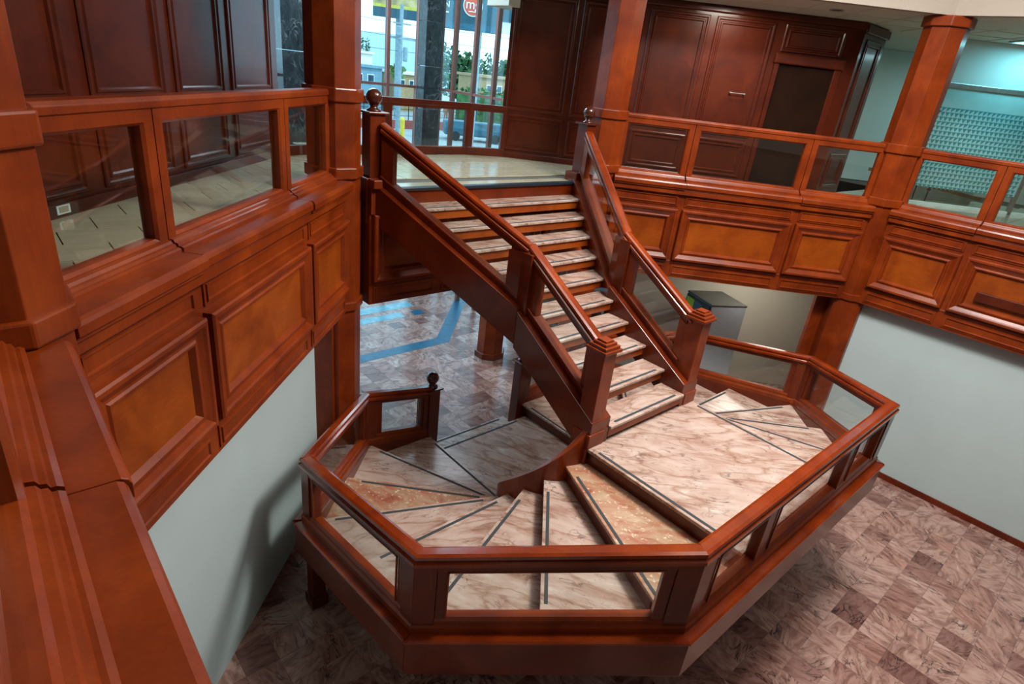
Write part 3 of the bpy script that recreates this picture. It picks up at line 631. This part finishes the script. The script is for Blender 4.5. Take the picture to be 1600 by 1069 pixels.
# ================================================================== WINDOW BAY
def seg_rail(parent, A, B, za, panes_n=1):
    L = (Vector(B)-Vector(A)).length
    X = lambda prof, s0=0, s1=L: MB().ext(A, B, za, za, prof, s0, s1)
    X(rect(-.05, .05, .69, .76)).build('handrail', 'wood_dark', parent, bevel=.008)
    X(rect(-.04, .04, 0, .12)).build('bottom_rail', 'wood_dark', parent, bevel=.006)
    w_ = L/panes_n
    for q in range(panes_n):
        X(rect(-.035, .035, .12, .69), q*w_, q*w_+.07).build('stile', 'wood_dark', parent, bevel=.004)
        X(rect(-.035, .035, .12, .69), (q+1)*w_-.07, (q+1)*w_).build('stile', 'wood_dark', parent, bevel=.004)
        X(rect(-.035, .035, .655, .69), q*w_+.07, (q+1)*w_-.07).build('top_rail', 'wood_dark', parent)
        X(rect(-.004, .004, .12, .66), q*w_+.06, (q+1)*w_-.06).build('pane', 'glass', parent)
fr = thing('bay_railing', (0, 7.72, M), 'dark wooden glass railing in front of the tall windows behind the stairs', 'railing')
seg_rail(fr, (1.24, 7.74), (-.20, 7.74), M); seg_rail(fr, (-.20, 7.74), (-1.24, 7.74), M); seg_rail(fr, (1.83, 7.55), (1.24, 7.74), M); seg_rail(fr, (-1.24, 7.74), (-1.83, 7.55), M)
# tall glazing
WY, WX, WT = 11.6, 3.3, 8.2
win = struct(MB().box(-WX-.1, WX+.1, WY-.05, WY+.1, WT, 8.6).build('window_2', 'mullion'), 'tall bay window with brown mullions behind the stair head', 'window')
for x in (-2.75, -2.04, -1.4, -.75, .75, 1.4, 2.04, 2.75):
    MB().box(x-.035, x+.035, WY-.05, WY+.05, 0, WT).build('mullion', 'mullion', win, bevel=.006)
for y in (11.56, 11.05, 10.36, 9.71, 9.15):
    for sx in (-1, 1): add(win, MB().box(-WX-.05, -WX+.05, y-.035, y+.035, 0, WT), 'mullion', 'mullion', sx, .006)
for z in (2.6, 4.47, 6.9):
    MB().box(-WX, WX, WY-.035, WY+.035, z, z+.05).build('transom', 'mullion', win)
    for sx in (-1, 1): add(win, MB().box(-WX-.035, -WX+.035, 8.4, WY, z, z+.05), 'transom', 'mullion', sx)
xs = [-3.3, -2.75, -2.04, -1.4, -.75, .75, 1.4, 2.04, 2.75, 3.3]
for a, b in zip(xs[:-1], xs[1:]): MB().box(a+.03, b-.03, WY-.006, WY+.006, 0.02, WT).build('pane', 'window_glass', win)
ys = [11.55, 11.05, 10.36, 9.71, 9.15, 8.42]
for sx in (-1, 1):
    for a, b in zip(ys[:-1], ys[1:]): add(win, MB().box(-WX-.006, -WX+.006, b+.03, a-.03, .02, WT), 'pane', 'window_glass', sx)
for x, q in ((-2.93, 'left corner of the window bay, mostly hidden'), (0, 'middle of the window bay, left of the stair-head column'), (2.93, 'right side of the window bay behind the stair head')):
    mc = thing('marble_column', (x, 11.35, 0), 'square black marble column at the '+q, 'column', 'black marble columns')
    for z0 in range(10):
        MB().box(x-.24, x+.16, 11.22, 11.5, z0*.82+.004, z0*.82+.816).build('block', 'black_marble', mc, bevel=.004)

# ================================================================== OUTSIDE
gd = struct(MB().box(-60, 120, 12.2, 160, -.5, -.1).build('ground', 'asphalt'), 'pale street outside the windows')
def text(parent, body, loc, size, mat, name, rz=0, ex=.02):
    cu = bpy.data.curves.new(name, 'FONT'); cu.body = body; cu.size = size; cu.extrude = ex; cu.align_x = 'CENTER'; cu.align_y = 'CENTER'
    o = bpy.data.objects.new(name, cu); COL.objects.link(o); dg = bpy.context.evaluated_depsgraph_get()
    me = bpy.data.meshes.new_from_object(o.evaluated_get(dg)); bpy.data.objects.remove(o)
    me.materials.clear(); me.materials.append(MATS[mat]); o = bpy.data.objects.new(name, me); COL.objects.link(o)
    o.parent = parent; p = ORG[parent]; o.location = (loc[0]-p[0], loc[1]-p[1], loc[2]-p[2]); o.rotation_euler = (math.pi/2, 0, rz); return o
FACE = math.radians(-38)
def quadbox(parent, x0, x1, y, z0, z1, name, mat, th=.15, rz=FACE, bevel=0):
    # box whose face looks along (sin rz, -cos rz) about its middle
    mx_ = (x0+x1)/2; hw_ = (x1-x0)/2/math.cos(rz); c_, s_ = math.cos(rz), math.sin(rz)
    P = lambda u, d, z: (mx_+u*c_-d*s_, y+u*s_+d*c_, z)
    return MB().hexa([P(-hw_, 0, z0), P(hw_, 0, z0), P(hw_, th, z0), P(-hw_, th, z0), P(-hw_, 0, z1), P(hw_, 0, z1), P(hw_, th, z1), P(-hw_, th, z1)]).build(name, mat, parent, bevel=bevel)
b1 = thing('billboard', (25.9, 50, 0), 'large billboard with brown landscape picture left of the black marble column', 'billboard')
quadbox(b1, 23.9, 28.4, 50, 8.15, 8.95, 'lower_frame', 'bill_teal'); quadbox(b1, 23.9, 28.4, 50, 8.95, 13, 'picture', 'bill_photo'); quadbox(b1, 23.9, 28.4, 49.98, 8.9, 9.15, 'yellow_band', 'bill_yellow')
MB().tube((26.3, 51.5, -.1), (26.3, 51.5, 9), .25).build('post', 'pole_grey', b1)
b2 = thing('billboard', (17.4, 30, 0), 'dark teal billboard with white letters and a round red sign', 'billboard')
quadbox(b2, 16.0, 19.2, 30, 6.85, 11, 'board', 'bill_teal'); quadbox(b2, 16.0, 19.2, 29.97, 6.85, 7.2, 'lower_band', 'blue_car')
c_, s_ = math.cos(FACE), math.sin(FACE)
def onb(u, z, d=.03): return (17.6+u*c_+d*s_, 30+u*s_-d*c_, z)
text(b2, 'MEN', onb(-1.33, 8.02), .42, 'sign_white', 'lettering', FACE)
rs = MB(); ce_ = Vector(onb(.36, 8.10)); ax = Vector((s_, -c_, 0))
MB().tube(ce_, ce_+ax*.05, .54, 32).build('rim', 'sign_white', b2); MB().tube(ce_, ce_+ax*.07, .49, 32).build('round_sign', 'sign_red', b2)
text(b2, 'mg', onb(.36, 8.14, .12), .68, 'sign_white', 'lettering', FACE); MB().hexa([onb(-1.6, 7.62, .02), onb(-.95, 7.62, .02), onb(-.95, 7.62, .05), onb(-1.6, 7.62, .05), onb(-1.6, 7.68, .02), onb(-.95, 7.68, .02), onb(-.95, 7.68, .05), onb(-1.6, 7.68, .05)]).build('small_line', 'sign_white', b2); MB().hexa([onb(.14, 7.78, .10), onb(.58, 7.78, .10), onb(.58, 7.78, .13), onb(.14, 7.78, .13), onb(.14, 7.82, .10), onb(.58, 7.82, .10), onb(.58, 7.82, .13), onb(.14, 7.82, .13)]).build('underline', 'sign_white', b2)
for q in (-1, 1): MB().tube((17.6+q*c_, 30.4+q*s_, -.1), (17.6+q*c_, 30.4+q*s_, 7), .12).build('post', 'pole_grey', b2)
def building(x0, x1, y0, y1, h, mat, label, wins=(), z0=-.1, roof=None):
    r = thing('building', ((x0+x1)/2, (y0+y1)/2, z0), label, 'building')
    MB().box(x0, x1, y0, y1, z0, h).build('wall', mat, r); MB().box(x0-.2, x1+.2, y0-.2, y1+.2, h, h+.25).build('parapet', roof or mat, r)
    for a, b, c1, c2 in wins:
        f = MB().box(a, b, y0-.06, y0+.05, c1, c2).build('window', 'bld_white', r); MB().box(a+.08, b-.08, y0-.09, y0-.05, c1+.08, c2-.08).build('pane', 'bld_glass', f)
    return r
bS = thing('billboard', (24, 34, 0), 'pale blue sign board with red lettering panel at right of the bay window', 'billboard')
quadbox(bS, 21.9, 26.5, 34, 7.3, 8.25, 'board', 'sign_white'); quadbox(bS, 21.9, 26.5, 33.9, 8.0, 8.3, 'sign_band', 'bill_teal'); quadbox(bS, 21.9, 26.5, 34.3, 8.25, 11, 'upper_board', 'bill_teal')
for x in (22.6, 23.9, 25.2): quadbox(bS, x, x+.35, 33.92+(24.2-x)*.78, 7.45, 7.95, 'slot', 'bill_teal', .2)
def ons(u, z, d=.4): return (24.2+u*c_+d*s_, 34+u*s_-d*c_, z)
quadbox(bS, 21.95, 23.3, 34.9, 8.32, 8.85, 'red_sign', 'sign_red', .1); text(bS, 'RITMO', ons(-1.95, 8.6, .12), .45, 'sign_white', 'lettering', FACE)
for q in (-1.6, 1.6): MB().tube((24.2+q*c_, 34.4+q*s_, -.1), (24.2+q*c_, 34.4+q*s_, 7.4), .09).build('post', 'pole_grey', bS)
building(23, 29.6, 60, 66, 3.9, 'bld_blue', 'long pale blue house in the far left of the window', [(24+i*1.3, 24.8+i*1.3, 2.4, 3.3) for i in range(4)])
building(25.5, 28.6, 67, 71, 4.9, 'bld_white', 'white block rising behind the pale blue house', [(26, 26.6, 4.1, 4.6), (27.4, 28, 4.1, 4.6)])
building(31.2, 35.4, 60, 65, 3.6, 'bld_tan', 'low ochre house beside the street pole', [(31.8+i*1.1, 32.4+i*1.1, 2.4, 3.1) for i in range(3)], roof='bld_white')
building(30.0, 34, 70, 75, 5.2, 'bld_white', 'white house behind the ochre house', [(31, 31.8, 4.1, 4.8)])
building(36.9, 43.6, 52.5, 56.5, 4.25, 'bld_tan', 'ochre house in front of trees at the right of the window', [(37.6+i*1.4, 38.3+i*1.4, 2.9, 3.6) for i in range(4)])
pl_ = thing('utility_pole', (14.65, 32, -.1), 'concrete utility pole with crossarm, transformer and wires', 'pole')
MB().tube((14.65, 32, -.1), (14.75, 32, 7.7), .14, 10, .10).build('shaft', 'pole_grey', pl_); MB().box(14.0, 15.9, 31.9, 32.0, 6.0, 6.1).build('crossarm', 'pole_grey', pl_); MB().box(14.2, 15.3, 31.9, 32.0, 6.75, 6.82).build('crossarm', 'pole_grey', pl_)
MB().lathe((14.45, 31.8, 6.15), [(.12, 0), (.16, .05), (.16, .45), (.1, .5)], 12).build('transformer', 'pole_grey', pl_); MB().lathe((14.95, 31.85, 4.9), [(.1, 0), (.13, .05), (.13, .7), (.08, .75)], 12).build('cable_box', 'pole_grey', pl_)
for z, x0, x1, z1 in ((6.1, 0, 60, 6.9), (6.8, -5, 60, 7.4), (5.4, 5, 60, 5.9)):
    MB().tube((14.7, 32, z), (-30, 38, z1), .012, 5).build('wire', 'black', pl_); MB().tube((14.7, 32, z), (60, 30, z1), .012, 5).build('wire', 'black', pl_)
def tree(x, y, zc, rx, rz, label, mat='leaf', trunk=.15, n=260, cat='tree', seed=1, name='tree'):
    R = random.Random(seed); r = thing(name, (x, y, -.1), label, cat)
    MB().tube((x, y, -.1), (x, y, zc), trunk, 8, trunk*.5).build('trunk', 'bark', r)
    m = MB()
    for q in range(n):
        u, v = R.random()*2-1, R.random()*6.283; rr = (R.random()**.4); s1 = math.sqrt(1-u*u)
        p = Vector((x+rx*rr*s1*math.cos(v), y+rx*rr*s1*math.sin(v), zc+rz*rr*u)); a = rx*.22+.12*R.random()
        d1_, d2_ = Vector((R.gauss(0, 1), R.gauss(0, 1), R.gauss(0, 1))).normalized()*a, Vector((R.gauss(0, 1), R.gauss(0, 1), R.gauss(0, 1))).normalized()*a
        m.add([p-d1_, p+d2_, p+d1_, p-d2_], [(0, 1, 2, 3)])
    tag(m.build('foliage', mat, r, fix=False), kind='stuff'); return r
def far(x, y, Y): return -4.71+(x+4.71)*Y/y
tree(far(37.2, 60, 66), 66, 4.2, 1.0, 3.4, 'tall leafy tree just right of the black marble column', seed=2)
tree(far(38.6, 60, 69), 69, 4.2, 1.2, 3.3, 'second tall tree right of the black marble column', seed=12)
tree(far(36.0, 60, 72), 72, 3.6, 1.3, 2.6, 'rounded tree partly behind the black marble column', seed=3)
tree(far(40.4, 60, 66), 66, 3.6, 1.7, 3.2, 'broad dark tree in the middle pane of the right window', seed=4, n=340)
tree(far(42.0, 60, 70), 70, 3.4, 1.6, 3.0, 'broad tree behind the ochre house', seed=14, n=300)
tree(far(43.6, 60, 67), 67, 4.4, .7, 3.0, 'narrow dark cypress in front of the grey hill', seed=5, n=220)
tree(far(45.2, 60, 75), 75, 3.6, 1.6, 2.8, 'leafy tree right of the narrow cypress', seed=15, n=300)
tree(far(47.3, 60, 67), 67, 4.0, 2.0, 2.8, 'bushy tree at the right end of the window', seed=6, n=340)
tree(far(27.35, 60, 76), 76, 5.2, .25, 2.0, 'left one of two thin cypresses above the blue house', seed=7, n=120)
tree(far(27.9, 60, 76), 76, 5.2, .33, 2.1, 'right one of two thin cypresses above the blue house', seed=8, n=120)
tree(29.6, 57, 3.9, .8, .8, 'small palm-like tree beside the left window mullion', 'leaf_light', seed=9, n=120)
struct(MB().lathe((70, 130, -2), [(34, 0), (26, 5), (15, 9.5), (6, 11.6), (.5, 12)], 24).build('hill', 'hill', smooth=True), 'hazy grey hill on the horizon')
fe = thing('fence', (22, 44, -.1), 'dark metal fence on a low red wall across the street', 'fence')
MB().box(12, 34, 44, 44.3, -.1, .55).build('base_wall', 'red_wall', fe)
for z in (.9, 1.4, 1.9): MB().tube((12, 44.1, z), (34, 44.1, z), .025, 6).build('rail', 'black', fe)
for i in range(23): MB().tube((12+i, 44.1, .5), (12+i, 44.1, 2.0), .035, 6).build('picket', 'black', fe)
bo = thing('bollard', (18.7, 38, -.1), 'yellow bollard by the street pole', 'bollard')
MB().lathe((18.7, 38, -.1), [(.16, 0), (.16, 1.3), (.12, 1.42), (.02, 1.48)], 12).build('post', 'yellow', bo); MB().lathe((18.7, 38, -.1), [(.24, 0), (.24, .08), (.18, .1)], 12).build('foot', 'asphalt', bo)
cr = thing('parked_car', (24.8, 39, -.1), 'teal car parked outside, seen through the bay railing', 'vehicle')
MB().ext((22.9, 39), (27.0, 36.6), 0, 0, [(-.9, .3), (.9, .3), (.9, .8), (.7, 1.3), (-.7, 1.3), (-.9, .8)]).build('body', 'blue_car', cr, bevel=.12)
MB().ext((23.3, 38.77), (26.3, 37.0), 0, 0, [(-.87, .86), (.87, .86), (.73, 1.22), (-.73, 1.22)]).build('windows', 'bld_glass', cr)
for u in (.18, .82):
    for sgn in (-1, 1):
        x, y = 22.9+4.1*u, 39-2.4*u; nx, ny = .505, .863
        MB().tube((x+nx*.7*sgn, y+ny*.7*sgn, .25), (x+nx*.92*sgn, y+ny*.92*sgn, .25), .34, 16).build('wheel', 'black', cr)
def palm(x, y, h, label, seed):
    R = random.Random(seed); r = thing('potted_palm', (x, y, -.1), label, 'plant')
    MB().tube((x, y, -.1), (x, y, h*.5), .08, 8, .05).build('stem', 'bark', r)
    for q in range(11):
        a = q*.571+R.random()*.3; L = .9+R.random()*.5; m = MB(); pr = None
        pts = [Vector((x+math.cos(a)*L*u, y+math.sin(a)*L*u, h*.5+.9*u*(1.25-u)*1.6)) for u in (0, .25, .5, .75, 1)]
        for i in range(4):
            wv = Vector((-math.sin(a), math.cos(a), 0))*(.09, .16, .15, .09, .01)[i]; wv2 = Vector((-math.sin(a), math.cos(a), 0))*(.09, .16, .15, .09, .01)[i+1]
            m.add([pts[i]-wv, pts[i]+wv, pts[i+1]+wv2, pts[i+1]-wv2], [(0, 1, 2, 3)])
        m.build('frond', 'leaf_light', r, fix=False)
palm(8.3, 16.5, 3.6, 'light green palm outside the right pane of the bay railing', 4); palm(7.0, 16.0, 2.6, 'smaller green palm outside beside the brown mullion', 5)

# ================================================================== KIOSK UNDER THE BALCONY
kb = [(4.17, 4.55), (4.769, 4.22), (5.056, 4.891), (4.457, 5.221)]   # near, right, back, left corners
kb = [(x+.10, y+.05) for x, y in kb]
kc = (sum(p[0] for p in kb)/4, sum(p[1] for p in kb)/4)
ki = thing('kiosk_cabinet', (kc[0], kc[1], 0), 'grey cabinet with dark top and lit green screen under the right balcony', 'cabinet')
sc_ = lambda e: [(kc[0]+(p[0]-kc[0])*e, kc[1]+(p[1]-kc[1])*e) for p in kb]
MB().prism(sc_(.985), 0.08, 1.77).build('body', 'cab_grey', ki, bevel=.008); MB().prism(sc_(1.0), 1.77, 1.80).build('top', 'cab_top', ki, bevel=.006); MB().prism(sc_(.93), 0, .08).build('plinth', 'black', ki)
A, B = kb[3], kb[0]; LK = (Vector(B)-Vector(A)).length
def kf(t, k, z):
    d = (Vector(B)-Vector(A))/LK; nn = Vector((d.y, -d.x)); q = Vector(A)+d*t+nn*k; return (q.x, q.y, z)
sc = MB().wbox(kf, .03, LK-.03, -.005, .02, 1.0, 1.76).build('screen', 'black', ki, bevel=.005)
MB().wbox(kf, .06, .27, .02, .026, 1.1, 1.72).build('green_field', 'screen_green', sc); MB().wbox(kf, .27, .52, .02, .026, 1.1, 1.72).build('picture', 'screen_blue', sc)

nt = thing('wall_notice', LW(-.02, 6.01, 3.86), 'small cream notice on the plinth seen through the leftmost glass pane', 'notice')
MB().wbox(LW, -.09, .03, 6.012, 6.018, 3.765, 3.825).build('card', 'sign_white', nt); MB().wbox(LW, -.07, .01, 6.009, 6.012, 3.775, 3.815).build('print', 'upper_tile', nt)
# ---- two passers-by far outside
def person(x, y, rz, mat, label):
    r = thing('person', (x, y, -.1), label, 'person')
    V = [(0, 0, .93), (0, 0, 1.15), (0, 0, 1.38), (0, 0, 1.47), (0, .02, 1.58), (0, .01, 1.70), (.10, 0, .88), (.11, .02, .50), (.11, -.02, .08), (.11, .12, .04), (-.10, 0, .88), (-.11, -.03, .50), (-.11, -.12, .08), (-.11, .02, .04),
         (.19, 0, 1.37), (.24, -.03, 1.10), (.24, .08, .88), (-.19, 0, 1.37), (-.24, -.03, 1.10), (-.24, .08, .88)]
    Ed = [(0, 1), (1, 2), (2, 3), (3, 4), (4, 5), (0, 6), (6, 7), (7, 8), (8, 9), (0, 10), (10, 11), (11, 12), (12, 13), (2, 14), (14, 15), (15, 16), (2, 17), (17, 18), (18, 19)]
    Rd = [.14, .13, .14, .055, .095, .08, .09, .065, .045, .04, .09, .065, .045, .04, .06, .048, .035, .06, .048, .035]
    c_, s_ = math.cos(rz), math.sin(rz); me = bpy.data.meshes.new('body'); me.from_pydata([(a*c_-b*s_, a*s_+b*c_, z) for a, b, z in V], Ed, []); o = bpy.data.objects.new('body', me); COL.objects.link(o); o.parent = r
    me.materials.append(MATS[mat]); o.modifiers.new('skin', 'SKIN'); o.modifiers.new('sub', 'SUBSURF').levels = 1
    for i, q in enumerate(Rd): me.skin_vertices[0].data[i].radius = (q, q)
    me.skin_vertices[0].data[0].use_root = True; ORG[o] = ORG[r]
    MB().sphere((x, y, 1.57), .105, 12, 8, 1.25).build('head', 'skin', r, smooth=True); MB().sphere((x-.02*s_, y+.02*c_, 1.615), .112, 12, 8, .95).build('hair', 'black', r, smooth=True)
person(30.6, 49.6, 2.6, 'cloth_a', 'person in a reddish top walking on the street outside the window')
person(33.0, 50.2, 2.9, 'cloth_b', 'person in dark clothes walking on the street outside the window')

# ---- hedge across the street
hg = thing('hedge', (38, 48, -.1), 'long dark green hedge across the street below the ochre house', 'hedge')
MB().box(31, 45, 47.8, 48.6, -.1, 2.9).build('core', 'leaf', hg)
R = random.Random(31); m = MB()
for q in range(900):
    p = Vector((31+14*R.random(), 47.7+1.0*R.random(), .1+3.2*R.random())); a = .22
    d1_ = Vector((R.gauss(0, 1), R.gauss(0, 1), R.gauss(0, 1))).normalized()*a; d2_ = Vector((R.gauss(0, 1), R.gauss(0, 1), R.gauss(0, 1))).normalized()*a
    m.add([p-d1_, p+d2_, p+d1_, p-d2_], [(0, 1, 2, 3)])
tag(m.build('foliage', 'leaf', hg, fix=False), kind='stuff')
